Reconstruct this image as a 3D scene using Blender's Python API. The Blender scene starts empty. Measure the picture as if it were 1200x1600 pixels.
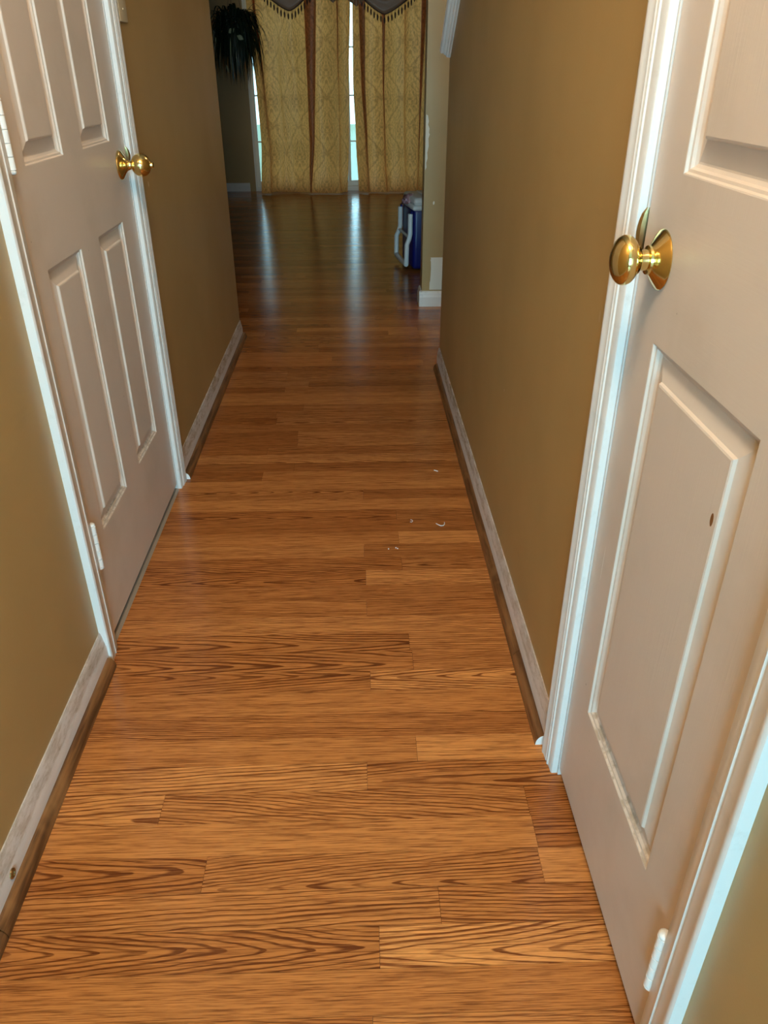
import bpy, bmesh, math, random
from mathutils import Vector, Matrix
random.seed(7)
PI = math.pi
scene = bpy.context.scene
COL = scene.collection

# ------------------------------------------------------------------ camera
cam_d = bpy.data.cameras.new('camera'); cam = bpy.data.objects.new('camera', cam_d); COL.objects.link(cam)
cam_d.sensor_fit = 'VERTICAL'; cam_d.sensor_height = 24.0; cam_d.lens = 18.0; cam_d.clip_start = 0.02
CH = 1.12
def _n(v): return Vector(v).normalized()
_d = _n((-49, 692, -1200)); _v = _n((4, -2084, -1200))
_up = -(_v - _d * _v.dot(_d)).normalized(); _rt = _d.cross(_up)
M = Matrix((_rt, _d, _up)).to_4x4(); M.translation = (0, 0, CH)
cam.matrix_world = M
scene.camera = cam

# ------------------------------------------------------------------ light and exposure
vs = scene.view_settings
vs.view_transform = 'Standard'; vs.look = 'None'; vs.gamma = 1.0; vs.use_curve_mapping = False
vs.exposure = 0.0
world = bpy.data.worlds.new('sky'); scene.world = world; world.use_nodes = True
bg = world.node_tree.nodes['Background']
bg.inputs[0].default_value = (0.56, 0.85, 1.0, 1); bg.inputs[1].default_value = 3.6

def area_light(name, loc, rot, sx, sy, power, color, portal=False):
    l = bpy.data.lights.new(name, 'AREA'); l.shape = 'RECTANGLE'; l.size = sx; l.size_y = sy
    l.energy = power; l.color = color
    if portal: l.cycles.is_portal = True
    o = bpy.data.objects.new(name, l); COL.objects.link(o); o.location = loc; o.rotation_euler = rot
    return o
# daylight entering by the big front window of the entry behind the camera
area_light('front_window_daylight', (-0.1, -2.98, 1.25), (PI/2, 0, 0), 2.5, 1.9, 315, (0.37, 0.77, 1.0))
# the glazed patio door behind the curtains and the front window: sampling portals for the sky
area_light('patio_door_portal', (-0.1, 8.95, 1.02), (-PI/2, 0, 0), 1.84, 2.04, 1, (1, 1, 1), True)

scene.cycles.max_bounces = 7; scene.cycles.caustics_reflective = False; scene.cycles.caustics_refractive = False
scene.cycles.use_adaptive_sampling = True; scene.cycles.adaptive_threshold = 0.03

# ------------------------------------------------------------------ node helpers
class Ex:
    def __init__(s, nt, v): s.nt = nt; s.v = v
    def _m(s, op, *a):
        n = s.nt.nodes.new('ShaderNodeMath'); n.operation = op
        for i, x in enumerate((s,) + a):
            x = x.v if isinstance(x, Ex) else x
            if isinstance(x, (int, float)): n.inputs[i].default_value = x
            else: s.nt.links.new(x, n.inputs[i])
        return Ex(s.nt, n.outputs[0])
    def __add__(s, o): return s._m('ADD', o)
    __radd__ = __add__
    def __sub__(s, o): return s._m('SUBTRACT', o)
    def __rsub__(s, o): return (s * -1.0) + o
    def __mul__(s, o): return s._m('MULTIPLY', o)
    __rmul__ = __mul__
    def __truediv__(s, o): return s._m('DIVIDE', o)
    def sqrt(s): return s._m('SQRT')
    def abs(s): return s._m('ABSOLUTE')
    def sin(s): return s._m('SINE')
    def cos(s): return s._m('COSINE')
    def fract(s): return s._m('FRACT')
    def floor(s): return s._m('FLOOR')
    def mn(s, o): return s._m('MINIMUM', o)
    def mx(s, o): return s._m('MAXIMUM', o)
    def lt(s, o): return s._m('LESS_THAN', o)
    def gt(s, o): return s._m('GREATER_THAN', o)
    def step(s, a, b, lo=0.0, hi=1.0):
        n = s.nt.nodes.new('ShaderNodeMapRange'); n.interpolation_type = 'SMOOTHSTEP'
        for k, x in ((0, s), (1, a), (2, b), (3, lo), (4, hi)):
            x = x.v if isinstance(x, Ex) else x
            if isinstance(x, (int, float)): n.inputs[k].default_value = x
            else: s.nt.links.new(x, n.inputs[k])
        return Ex(s.nt, n.outputs[0])

class Mat:
    def __init__(s, name, rough=0.5, metal=0.0, spec=0.5, color=(.8, .8, .8)):
        s.m = bpy.data.materials.new(name); s.m.use_nodes = True; s.nt = s.m.node_tree
        s.b = s.nt.nodes['Principled BSDF']
        s.b.inputs['Base Color'].default_value = (*color, 1)
        s.b.inputs['Roughness'].default_value = rough; s.b.inputs['Metallic'].default_value = metal
        s.b.inputs['Specular IOR Level'].default_value = spec
    def link(s, a, b): s.nt.links.new(a.v if isinstance(a, Ex) else a, b)
    def pos(s):
        g = s.nt.nodes.new('ShaderNodeNewGeometry'); return s.sep(g.outputs['Position'])
    def sep(s, sock):
        n = s.nt.nodes.new('ShaderNodeSeparateXYZ'); s.nt.links.new(sock, n.inputs[0])
        return [Ex(s.nt, n.outputs[i]) for i in range(3)]
    def objc(s):
        n = s.nt.nodes.new('ShaderNodeTexCoord'); return s.sep(n.outputs['Object'])
    def uv(s, name):
        n = s.nt.nodes.new('ShaderNodeUVMap'); n.uv_map = name; return s.sep(n.outputs[0])
    def attr(s, name):
        n = s.nt.nodes.new('ShaderNodeAttribute'); n.attribute_name = name; return s.sep(n.outputs['Vector'])
    def vec(s, x, y, z):
        n = s.nt.nodes.new('ShaderNodeCombineXYZ')
        for i, q in enumerate((x, y, z)):
            if isinstance(q, Ex): s.nt.links.new(q.v, n.inputs[i])
            else: n.inputs[i].default_value = q
        return n.outputs[0]
    def noise(s, vec, scale=1.0, detail=2.0, rough=0.5):
        n = s.nt.nodes.new('ShaderNodeTexNoise'); s.nt.links.new(vec, n.inputs['Vector'])
        n.inputs['Scale'].default_value = scale; n.inputs['Detail'].default_value = detail
        n.inputs['Roughness'].default_value = rough
        return Ex(s.nt, n.outputs[0])
    def voro(s, vec, scale=1.0):
        n = s.nt.nodes.new('ShaderNodeTexVoronoi'); s.nt.links.new(vec, n.inputs['Vector'])
        n.inputs['Scale'].default_value = scale
        return Ex(s.nt, n.outputs['Distance'])
    def mix(s, fac, a, b):
        n = s.nt.nodes.new('ShaderNodeMix'); n.data_type = 'RGBA'; n.clamp_factor = True
        if isinstance(fac, Ex): s.nt.links.new(fac.v, n.inputs[0])
        else: n.inputs[0].default_value = fac
        for k, x in ((6, a), (7, b)):
            if isinstance(x, tuple): n.inputs[k].default_value = (*x, 1)
            else: s.nt.links.new(x, n.inputs[k])
        return n.outputs[2]
    def color(s, sock): s.nt.links.new(sock, s.b.inputs['Base Color'])
    def rough(s, e): s.nt.links.new(e.v, s.b.inputs['Roughness'])
    def bump(s, e, strength=0.3, dist=0.001):
        n = s.nt.nodes.new('ShaderNodeBump'); n.inputs['Strength'].default_value = strength
        n.inputs['Distance'].default_value = dist
        s.nt.links.new(e.v, n.inputs['Height']); s.nt.links.new(n.outputs[0], s.b.inputs['Normal'])

# ------------------------------------------------------------------ materials
def make_floor_mat():
    m = Mat('oak_laminate', rough=0.28, spec=0.27)
    U, V, _ = m.uv('grain'); T, G, S = m.attr('board')
    sx = S * 61.7
    # slow wobble of the figure
    w1 = m.noise(m.vec(U * 2.2 + sx, V * 9.0, S * 13.0), 1.0, 2.0, 0.5) - 0.5
    w2 = m.noise(m.vec(U * 14.0 + sx, V * 60.0, S * 5.0), 1.0, 2.0, 0.5) - 0.5
    # cut through the growth rings: centre line offset and distance from the pith change along the board
    vv = V + (1.0 - G) * 0.16 + (S * 97.3).sin() * 0.020 + w1 * (0.016 * G + 0.008)
    slope = 0.072 + (S * 171.1).sin() * 0.022
    h = (U + 0.75) * slope * (0.2 + 0.8 * G) + w1 * 0.016 * G
    r = (vv * vv + 0.00003).sqrt() * 0.78 + h + w2 * 0.0045
    sp = 0.0040 + G * 0.0022 + (S * 229.0).sin() * 0.0010
    q = r / sp
    f = q.fract(); k = q.floor()
    rk = m.noise(m.vec(k * 3.7 + sx, S * 9.0, U * 1.5), 1.0, 1.0)
    width = rk.step(0.3, 0.7, 0.28, 0.62)
    band = f.step(1.0 - width, 1.0 - width * 0.55) * (1.0 - f.step(0.94, 1.0))
    amt = m.noise(m.vec(k * 1.9 + 4.0, U * 2.5 + sx, S), 1.0, 1.0).step(0.25, 0.55, 0.4, 1.0)
    streak = m.noise(m.vec(U * 17.0 + sx, V * 640.0, S * 3.0), 1.0, 3.0, 0.6)
    fine = m.noise(m.vec(U * 5.0 + sx, V * 240.0, S * 8.0), 1.0, 2.0, 0.5)
    broad = m.noise(m.vec(U * 1.6 + sx, V * 22.0, S * 2.0), 1.0, 2.0)
    line = (band * amt * G.step(0.0, 0.3, 0.12, 1.0)) * streak.step(0.3, 0.55, 0.65, 1.0)
    pores = streak.step(0.46, 0.62) * 0.55 + fine.step(0.45, 0.65) * 0.30
    dark = (line + pores * (1.0 - line)).mn(1.0)
    tone = T + (broad - 0.5) * 0.35
    base = m.mix(tone, FLOOR_MID, FLOOR_LIGHT)
    deep = m.mix(tone, FLOOR_DARK, FLOOR_DARK2)
    m.color(m.mix(dark, base, deep))
    m.rough(dark * 0.05 + 0.15 + (broad - 0.5) * 0.05)
    m.bump(dark * -1.0, 0.12, 0.0004)
    return m.m
FLOOR_MID = (0.345, 0.098, 0.018); FLOOR_LIGHT = (0.72, 0.295, 0.085)
FLOOR_DARK = (0.095, 0.022, 0.006); FLOOR_DARK2 = (0.165, 0.042, 0.011)
M_floor = make_floor_mat()

def make_wall_mat(name, col):
    m = Mat(name, rough=0.38, spec=0.4)
    x, y, z = m.pos()
    p = m.vec(x, y, z)
    n = m.noise(p, 2.5, 3.0)
    c = m.mix(n.step(0.3, 0.7), col, tuple(q * 0.9 for q in col))
    # small chips and nicks showing the white plaster under the paint
    v = m.voro(m.vec(x * 9.0, y * 9.0, z * 4.0), 1.0)
    gate = m.noise(p, 1.7, 1.0).step(0.46, 0.52)
    chip = v.lt(0.035) * gate
    c = m.mix(chip * 0.8, c, (0.75, 0.70, 0.60))
    # scuffs
    sc = m.noise(m.vec(x * 3.0, y * 3.0, z * 14.0), 1.0, 4.0, 0.65).step(0.62, 0.8)
    c = m.mix(sc * 0.25, c, tuple(q * 0.62 for q in col))
    m.color(c); m.rough(n * 0.18 + 0.3)
    m.bump(m.noise(p, 260.0, 2.0) + m.noise(p, 14.0, 2.0) * 2.0, 0.10, 0.0012)
    return m.m
M_wall = make_wall_mat('olive_tan_paint', (0.42, 0.281, 0.116))
M_wall_far = M_wall
M_ceil = Mat('ceiling_white', 0.8, color=(0.72, 0.68, 0.60)).m
M_plaster = Mat('bare_plaster', 0.8, color=(0.72, 0.68, 0.60)).m

def make_white(name, col, dirt=0.5, stretch=(30, 3, 30), dcol=(0.30, 0.24, 0.17)):
    m = Mat(name, rough=0.32, spec=0.5)
    x, y, z = m.pos()
    n = m.noise(m.vec(x * stretch[0], y * stretch[1], z * stretch[2]), 1.0, 5.0, 0.65)
    n2 = m.noise(m.vec(x * 160.0, y * 160.0, z * 160.0), 1.0, 3.0, 0.6)
    fac = n.step(0.55, 0.75) * dirt + n2.step(0.66, 0.74) * dirt * 0.6
    m.color(m.mix(fac, col, dcol))
    m.bump(n2, 0.15, 0.0006)
    return m.m
M_trim = make_white('trim_white_paint', (0.74, 0.71, 0.69), 0.18)
def make_base_mat():
    m = Mat('baseboard_scuffed_white', 0.35)
    x, y, z = m.pos()
    n = m.noise(m.vec(x * 40.0, y * 14.0, z * 60.0), 1.0, 6.0, 0.7)
    n2 = m.noise(m.vec(x * 150.0, y * 60.0, z * 150.0), 1.0, 3.0, 0.6)
    up = z.step(0.046, 0.054, 0.15, 1.0)          # grime sits on the bevelled upper edge
    far = y.step(1.6, 2.6, 0.7, 1.15)
    fac = (n.step(0.40, 0.62) * 0.65 + n2.step(0.5, 0.65) * 0.35) * up * far
    m.color(m.mix(fac, (0.62, 0.56, 0.54), (0.27, 0.19, 0.10)))
    m.bump(n2, 0.25, 0.0008)
    return m.m
M_base = make_base_mat()
M_hinge = make_white('hinge_painted_white', (0.82, 0.80, 0.78), 0.15)

def make_door_mat(name, chips):
    m = Mat(name, rough=0.36, spec=0.45)
    x, y, z = m.pos()
    g = m.noise(m.vec(x * 4.0, y * 340.0, z * 9.0), 1.0, 3.0, 0.6)
    gh = m.noise(m.vec(x * 4.0, y * 9.0, z * 300.0), 1.0, 3.0, 0.6)
    rail = z.gt(0.83) * z.lt(1.0) + z.lt(0.24)
    g = g * (1.0 - rail) + gh * rail
    d = m.noise(m.vec(x * 5.0, y * 5.0, z * 5.0), 1.0, 4.0, 0.6)
    col = m.mix(d.step(0.45, 0.75), (0.66, 0.575, 0.515), (0.60, 0.52, 0.455))
    sp = m.voro(m.vec(x * 22.0, y * 22.0, z * 16.0), 1.0).lt(0.03) * m.noise(m.vec(x, y, z), 3.0, 1.0).step(0.55, 0.6)
    col = m.mix(sp * 0.7, col, (0.16, 0.12, 0.08))
    for (cy, cz, ry, rz, cc) in chips:
        e = (((y - cy) / ry) * ((y - cy) / ry) + ((z - cz) / rz) * ((z - cz) / rz)) + (d - 0.5) * 0.8
        col = m.mix(e.lt(1.0), col, cc)
    # grime lying in the lower panel grooves
    ge = m.nt.nodes.new('ShaderNodeNewGeometry'); nz = m.sep(ge.outputs['Normal'])[2]
    gr = nz.gt(0.45) * z.lt(0.30) * m.noise(m.vec(x * 60.0, y * 60.0, z * 60.0), 1.0, 4.0, 0.6).step(0.42, 0.62)
    col = m.mix(gr * 0.55, col, (0.24, 0.17, 0.09))
    m.color(col)
    m.bump(g, 0.34, 0.0006)
    return m.m
M_door1 = make_door_mat('cream_door_paint', [])
M_door2 = make_door_mat('cream_closet_door_paint', [(0.651, 0.728, 0.0032, 0.0075, (0.22, 0.09, 0.025)), (0.921, 0.495, 0.0008, 0.03, (0.85, 0.83, 0.8)),
                        (0.605, 0.765, 0.0012, 0.004, (0.25, 0.14, 0.06)), (0.86, 0.60, 0.002, 0.004, (0.25, 0.22, 0.18))])
M_brass = Mat('polished_brass', 0.13, 1.0, color=(0.80, 0.61, 0.25)).m
M_dbrass = Mat('tarnished_brass', 0.3, 1.0, color=(0.42, 0.30, 0.14)).m
M_dark = Mat('dark_gap', 0.9, color=(0.02, 0.017, 0.014)).m

def make_walnut():
    m = Mat('walnut_stained_moulding', 0.3)
    x, y, z = m.pos()
    n = m.noise(m.vec(x * 90.0, y * 6.0, z * 90.0), 1.0, 4.0, 0.6)
    b = m.noise(m.vec(x * 8.0, y * 9.0, z * 8.0), 1.0, 3.0, 0.6)
    c = m.mix(n.step(0.35, 0.65), (0.085, 0.034, 0.013), (0.24, 0.105, 0.038))
    c = m.mix(b.step(0.55, 0.75) * 0.7, c, (0.30, 0.15, 0.06))
    m.color(c); return m.m
M_walnut = make_walnut()
M_thresh = make_white('worn_grey_threshold', (0.29, 0.23, 0.18), 0.9, (60, 8, 60), (0.06, 0.045, 0.03))

def make_damask():
    m = bpy.data.materials.new('gold_damask'); m.use_nodes = True; nt = m.node_tree
    q = Mat.__new__(Mat); q.m = m; q.nt = nt; q.b = nt.nodes['Principled BSDF']
    U, V, _ = q.uv('cloth')
    P, Q = 0.155, 0.50
    wv = q.noise(q.vec(U * 22.0, V * 22.0, 0.0), 1.0, 2.0) - 0.5
    fo = ((U * (PI / P) + (V * (6 * PI / Q)).sin() * 0.16).cos() - (V * (2 * PI / Q)).sin() * 0.90 + wv * 0.5).abs()
    lat = 1.0 - fo.step(0.05, 0.17)
    # floral medallions inside each cell, broken up by scrolls
    cu = (U / P + 0.5).floor(); par = (cu * 0.5).fract() * 2.0
    lu = (U / P + 0.5).fract() - 0.5
    lv = ((V / Q) - 0.25 + par * 0.5).fract() - 0.5
    rr = ((lu * 1.3) * (lu * 1.3) + (lv * 1.9) * (lv * 1.9)).sqrt()
    petals = ((rr * 34.0).sin() * 0.5 + (lu.abs() * 30.0 + lv * 22.0).sin() * 0.5)
    med = (1.0 - rr.step(0.38, 0.62)) * petals.step(-0.1, 0.25)
    scroll = q.noise(q.vec(lu.abs() * 13.0, lv * 17.0, 0.0), 1.0, 3.0, 0.6).step(0.48, 0.55)
    pat = (lat * 0.55 + med * 0.5 + scroll * 0.6).mn(1.0)
    thread = q.noise(q.vec(U * 60.0, V * 900.0, 0.0), 1.0, 2.0)
    col = q.mix(pat, (0.95, 0.40, 0.115), (0.58, 0.215, 0.06))
    col = q.mix(thread * 0.3, col, (0.70, 0.36, 0.09))
    tr = nt.nodes.new('ShaderNodeBsdfTranslucent'); mx = nt.nodes.new('ShaderNodeMixShader')
    q.color(col); nt.links.new(col, tr.inputs[0])
    q.b.inputs['Roughness'].default_value = 0.45
    mx.inputs[0].default_value = 0.42
    nt.links.new(q.b.outputs[0], mx.inputs[1]); nt.links.new(tr.outputs[0], mx.inputs[2])
    nt.links.new(mx.outputs[0], nt.nodes['Material Output'].inputs[0])
    return m
M_damask = make_damask()
def make_satin():
    m = Mat('copper_brown_satin', 0.42, color=(0.50, 0.22, 0.11))
    return m.m
M_satin = make_satin()
M_tassel = Mat('dark_brown_tassel', 0.5, color=(0.11, 0.04, 0.018)).m
M_frame = Mat('white_vinyl_frame', 0.35, color=(0.82, 0.82, 0.80)).m
def make_glass():
    m = bpy.data.materials.new('window_glass'); m.use_nodes = True; nt = m.node_tree
    for n in list(nt.nodes):
        if n.type == 'BSDF_PRINCIPLED': nt.nodes.remove(n)
    t = nt.nodes.new('ShaderNodeBsdfTransparent'); t.inputs[0].default_value = (0.90, 0.97, 0.96, 1)
    g = nt.nodes.new('ShaderNodeBsdfGlossy'); g.inputs['Roughness'].default_value = 0.02
    fz = nt.nodes.new('ShaderNodeFresnel'); fz.inputs[0].default_value = 1.45
    mx = nt.nodes.new('ShaderNodeMixShader'); nt.links.new(fz.outputs[0], mx.inputs[0])
    nt.links.new(t.outputs[0], mx.inputs[1]); nt.links.new(g.outputs[0], mx.inputs[2])
    nt.links.new(mx.outputs[0], nt.nodes['Material Output'].inputs[0])
    return m
M_glass = make_glass()
M_leaf = Mat('dark_green_leaf', 0.4, color=(0.012, 0.022, 0.010)).m
M_leaf2 = Mat('pale_variegated_leaf', 0.4, color=(0.36, 0.36, 0.20)).m
M_pot = Mat('dark_hanging_pot', 0.5, color=(0.015, 0.013, 0.012)).m
M_blue = Mat('royal_blue_plastic', 0.35, color=(0.006, 0.010, 0.135)).m
M_lid = Mat('pale_grey_plastic', 0.4, color=(0.80, 0.80, 0.80)).m
M_white = Mat('white_plastic', 0.35, color=(0.82, 0.82, 0.84)).m
M_pink = Mat('pink_cloth', 0.8, color=(0.70, 0.42, 0.50)).m
M_ivory = Mat('ivory_plastic', 0.35, color=(0.62, 0.52, 0.36)).m
M_lint = Mat('white_lint', 0.9, color=(0.85, 0.82, 0.80)).m
M_lawn = Mat('patio_ground', 0.9, color=(0.20, 0.24, 0.16)).m

# ------------------------------------------------------------------ mesh helpers
def mk(name, verts, faces, mat, parent=None, smooth=False, kind=None, loc=None, rot=None):
    me = bpy.data.meshes.new(name); me.from_pydata([tuple(v) for v in verts], [], faces)
    bm = bmesh.new(); bm.from_mesh(me); bmesh.ops.recalc_face_normals(bm, faces=bm.faces); bm.to_mesh(me); bm.free()
    if smooth:
        for p in me.polygons: p.use_smooth = True
    me.materials.append(mat)
    o = bpy.data.objects.new(name, me); COL.objects.link(o)
    if parent: o.parent = parent
    if kind: o['kind'] = kind
    if loc: o.location = loc
    if rot: o.rotation_euler = rot
    return o
def empty(name, loc=(0, 0, 0), rz=0.0):
    o = bpy.data.objects.new(name, None); COL.objects.link(o); o.location = loc; o.rotation_euler = (0, 0, rz)
    o.empty_display_size = 0.05; return o
def tag(o, label, cat, group=None, kind=None):
    o['label'] = label; o['category'] = cat
    if group: o['group'] = group
    if kind: o['kind'] = kind
    return o
class MB:
    def __init__(s): s.v = []; s.f = []
    def add(s, v, f):
        k = len(s.v); s.v += [tuple(p) for p in v]; s.f += [tuple(i + k for i in q) for q in f]; return s
    def box(s, x0, x1, y0, y1, z0, z1):
        return s.add([(x0,y0,z0),(x1,y0,z0),(x1,y1,z0),(x0,y1,z0),(x0,y0,z1),(x1,y0,z1),(x1,y1,z1),(x0,y1,z1)],
                     [(3,2,1,0),(4,5,6,7),(0,1,5,4),(1,2,6,5),(2,3,7,6),(3,0,4,7)])
    def rbox(s, x0, x1, y0, y1, z0, z1, r, seg=2):
        bm = bmesh.new(); bmesh.ops.create_cube(bm, size=1.0)
        for v in bm.verts:
            v.co = ((x0+x1)/2 + v.co.x*(x1-x0), (y0+y1)/2 + v.co.y*(y1-y0), (z0+z1)/2 + v.co.z*(z1-z0))
        bmesh.ops.bevel(bm, geom=list(bm.edges), offset=r, segments=seg, affect='EDGES', profile=0.5)
        bm.verts.index_update()
        s.add([v.co[:] for v in bm.verts], [[v.index for v in f.verts] for f in bm.faces]); bm.free(); return s
    def sweep(s, prof, A, B, ax1, ax2, cap=True, ma=0.0, mb=0.0):
        """extrude the closed 2-D profile (p, q) from A to B; p along ax1, q along ax2; ma/mb mitre shift per p"""
        A = Vector(A); B = Vector(B); a1 = Vector(ax1); a2 = Vector(ax2); d = (B - A).normalized(); n = len(prof)
        v = [A + a1*p + a2*q + d*(ma*p) for p, q in prof] + [B + a1*p + a2*q + d*(mb*p) for p, q in prof]
        f = [(i, (i+1) % n, n+(i+1) % n, n+i) for i in range(n)]
        if cap: f += [tuple(range(n-1, -1, -1)), tuple(range(n, 2*n))]
        return s.add(v, f)
    def lathe(s, prof, O, axis, seg=24, u=None):
        O = Vector(O); ax = Vector(axis).normalized()
        u = (Vector(u) if u else ax.orthogonal()).normalized(); w = ax.cross(u)
        v = []; f = []
        for (r, h) in prof:
            for k in range(seg):
                t = 2*PI*k/seg; v.append(O + ax*h + (u*math.cos(t) + w*math.sin(t))*max(r, 1e-5))
        n = len(prof)
        for i in range(n-1):
            for k in range(seg): f.append((i*seg+k, i*seg+(k+1) % seg, (i+1)*seg+(k+1) % seg, (i+1)*seg+k))
        f.append(tuple(range(seg-1, -1, -1))); f.append(tuple((n-1)*seg+k for k in range(seg)))
        return s.add(v, f)
    def tube(s, pts, r, seg=8, flat=1.0, up=(0, 0, 1)):
        pts = [Vector(p) for p in pts]; v = []; f = []; n = len(pts)
        for i, p in enumerate(pts):
            d = (pts[min(i+1, n-1)] - pts[max(i-1, 0)]).normalized()
            a = d.cross(Vector(up))
            if a.length < 1e-4: a = d.cross(Vector((1, 0, 0)))
            a.normalize(); b = a.cross(d)
            rr = r[i] if isinstance(r, (list, tuple)) else r
            for k in range(seg):
                t = 2*PI*k/seg; v.append(p + a*math.cos(t)*rr + b*math.sin(t)*rr*flat)
        for i in range(n-1):
            for k in range(seg): f.append((i*seg+k, i*seg+(k+1) % seg, (i+1)*seg+(k+1) % seg, (i+1)*seg+k))
        f.append(tuple(range(seg-1, -1, -1))); f.append(tuple((n-1)*seg+k for k in range(seg)))
        return s.add(v, f)
    def build(s, name, mat, parent=None, smooth=False, **k): return mk(name, s.v, s.f, mat, parent, smooth, **k)
def box(name, x0, x1, y0, y1, z0, z1, mat, parent=None, **k):
    return MB().box(x0, x1, y0, y1, z0, z1).build(name, mat, parent, **k)
def struct(o, label, cat): return tag(o, label, cat, kind='structure')
def autosmooth(o, ang=35):
    for p in o.data.polygons: p.use_smooth = True
    bm = bmesh.new(); bm.from_mesh(o.data)
    for e in bm.edges:
        if len(e.link_faces) == 2 and e.calc_face_angle(0) > math.radians(ang): e.smooth = False
    bm.to_mesh(o.data); bm.free()
    return o

# ------------------------------------------------------------------ dimensions (metres)
XL, XR = -0.562, 0.350        # faces of the two hall walls
TH = 0.115                    # wall thickness
ZC = 2.44
YLE, YRE = 3.655, 3.20        # far ends of the left and right hall walls
YB = 8.80                     # back wall of the far room
D1 = (1.378, 2.100)           # left door leaf (y range)
D2 = (0.520, 0.962)           # right closet door leaf
DH = 2.03

# ------------------------------------------------------------------ floor
sub = box('floor', -3.1, 2.7, -2.8, 9.0, -0.15, -0.006, M_dark)
struct(sub, 'orange oak strip laminate floor running across the hall into the far room', 'floor')
PITCH = 0.0633; Y0 = 0.565; RZ = math.radians(-0.30)
def plank_mesh(L, W, tone, fig, seed, tilt=0.0):
    g = 0.00025; x0, x1, y0, y1 = -L/2+g, L/2-g, -W/2+g, W/2-g
    me = bpy.data.meshes.new('plank')
    v = [(x0,y0,-.0055),(x1,y0,-.0055),(x1,y1,-.0055),(x0,y1,-.0055),(x0,y0,tilt),(x1,y0,tilt),(x1,y1,-tilt),(x0,y1,-tilt)]
    f = [(3,2,1,0),(4,5,6,7),(0,1,5,4),(1,2,6,5),(2,3,7,6),(3,0,4,7)]
    me.from_pydata(v, [], f)
    uv = me.uv_layers.new(name='grain'); ca = me.attributes.new('board', 'FLOAT_VECTOR', 'POINT')
    fl = 1 if seed < 0.5 else -1
    for l in me.loops:
        p = v[l.vertex_index]; uv.data[l.index].uv = (p[0]*fl, p[1])
    for i in range(8): ca.data[i].vector = (tone, fig, seed)
    me.materials.append(M_floor)
    return me
ROWS = {  # joints and (tone, figure) of each board, near rows as seen
 0: ([], [(.42,.05)]), 1: ([.015], [(.36,1),(.95,1)]), 2: ([.110], [(.5,.55),(.45,.5)]), 3: ([-.263,.281], [(.30,1),(.5,.7),(.8,.0)]),
 4: ([.284], [(.62,.0),(.25,.3)]), 5: ([-.358,.283], [(.9,1),(.55,.8),(.25,.2)]), 6: ([.002], [(.85,.45),(.42,.8)]),
 7: ([.097], [(.5,.0),(.8,.0)]), 8: ([], [(.45,.3)]), 9: ([], [(.5,.05)]), 10: ([.013], [(.42,1),(.95,1)]), 11: ([.107], [(.45,.9),(.55,.25)]),
 12: ([.103], [(.42,1),(.62,.25)]), 13: ([], [(.8,.5)]), 14: ([.009], [(.5,.2),(.42,.2)]), 15: ([], [(.5,.35)]), 16: ([.009], [(.35,1),(.95,.7)]),
 17: ([.104], [(.35,.8),(.5,1)]), 18: ([.006], [(.7,.2),(.45,.3)]), 19: ([.102], [(.45,.0),(.8,.0)]), 20: ([], [(.32,.2)]),
 21: ([.102], [(.3,1),(.4,.5)]), 22: ([], [(.6,.0)]), 23: ([.008], [(.55,1),(.4,.35)]), 24: ([], [(.6,.0)]), 25: ([-.311], [(.25,.2),(.55,.1)]),
 26: ([-.214], [(.25,.2),(.38,.3)]), 27: ([], [(.85,.9)]), 28: ([-.313], [(.28,.2),(.4,.3)]), 29: ([-.215], [(.28,.2),(.65,.6)]),
 30: ([-.219], [(.3,.8),(.75,.7)]), 31: ([], [(.42,.2)]), 32: ([-.304], [(.2,.8),(.6,.9)]), 33: ([-.310], [(.3,.2),(.5,.6)]),
 34: ([-.213], [(.3,.2),(.5,.2)]), 35: ([], [(.65,.0)]), 36: ([], [(.58,.0)]), 37: ([-.298], [(.25,.2),(.5,.2)]) }
rnd = random.Random(11)
def place(i, a, b, tone, fig, coll):
    yc = Y0 + PITCH*(i+.5); xc = (a+b)/2
    return (xc, yc + xc*math.tan(RZ), b-a, tone, fig, rnd.random())
near = []; far = []
for i in range(-13, 43):
    xa, xb = -0.600, 0.430
    if i in ROWS: js, tf = ROWS[i]
    else:
        js = [rnd.choice((-.31,-.21,.005,.103,.283)) + rnd.uniform(-.01,.01)] if rnd.random() < .8 else []
        tf = [(rnd.uniform(.25,.75), rnd.choice((0,.2,.4,.8,1))) for _ in range(len(js)+1)]
    e = [xa] + js + [xb]
    for k in range(len(e)-1): near.append(place(i, e[k], e[k+1], tf[k][0], tf[k][1], near))
for n, (x, y, L, t, g, s) in enumerate(near):
    o = bpy.data.objects.new('plank', plank_mesh(L, PITCH, t, g, s)); COL.objects.link(o)
    o.parent = sub; o.location = (x, y, 0); o.rotation_euler = (0, 0, RZ)
# the far room's and the entry's boards, too small to pick apart: one joined mesh
fv = []; ff = []; fu = []; fb = []
def far_board(x, y, L, t, g, s):
    k = len(fv); tl = rnd.uniform(-1, 1)*0.00012
    me_v = [(-L/2+.0003, -PITCH/2+.0004, tl), (L/2-.0003, -PITCH/2+.0004, tl), (L/2-.0003, PITCH/2-.0004, -tl), (-L/2+.0003, PITCH/2-.0004, -tl)]
    c, sn = math.cos(RZ), math.sin(RZ)
    for (a, b, h) in me_v:
        fv.append((x + a*c - b*sn, y + a*sn + b*c, h)); fu.append((a, b)); fb.append((t, g, s))
    for (a, b, h) in me_v: fv.append((x + a*c - b*sn, y + a*sn + b*c, -.0055)); fu.append((a, b)); fb.append((t, g, s))
    ff.extend([(k,k+1,k+2,k+3), (k,k+4,k+5,k+1), (k+1,k+5,k+6,k+2), (k+2,k+6,k+7,k+3), (k+3,k+7,k+4,k)])
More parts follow.
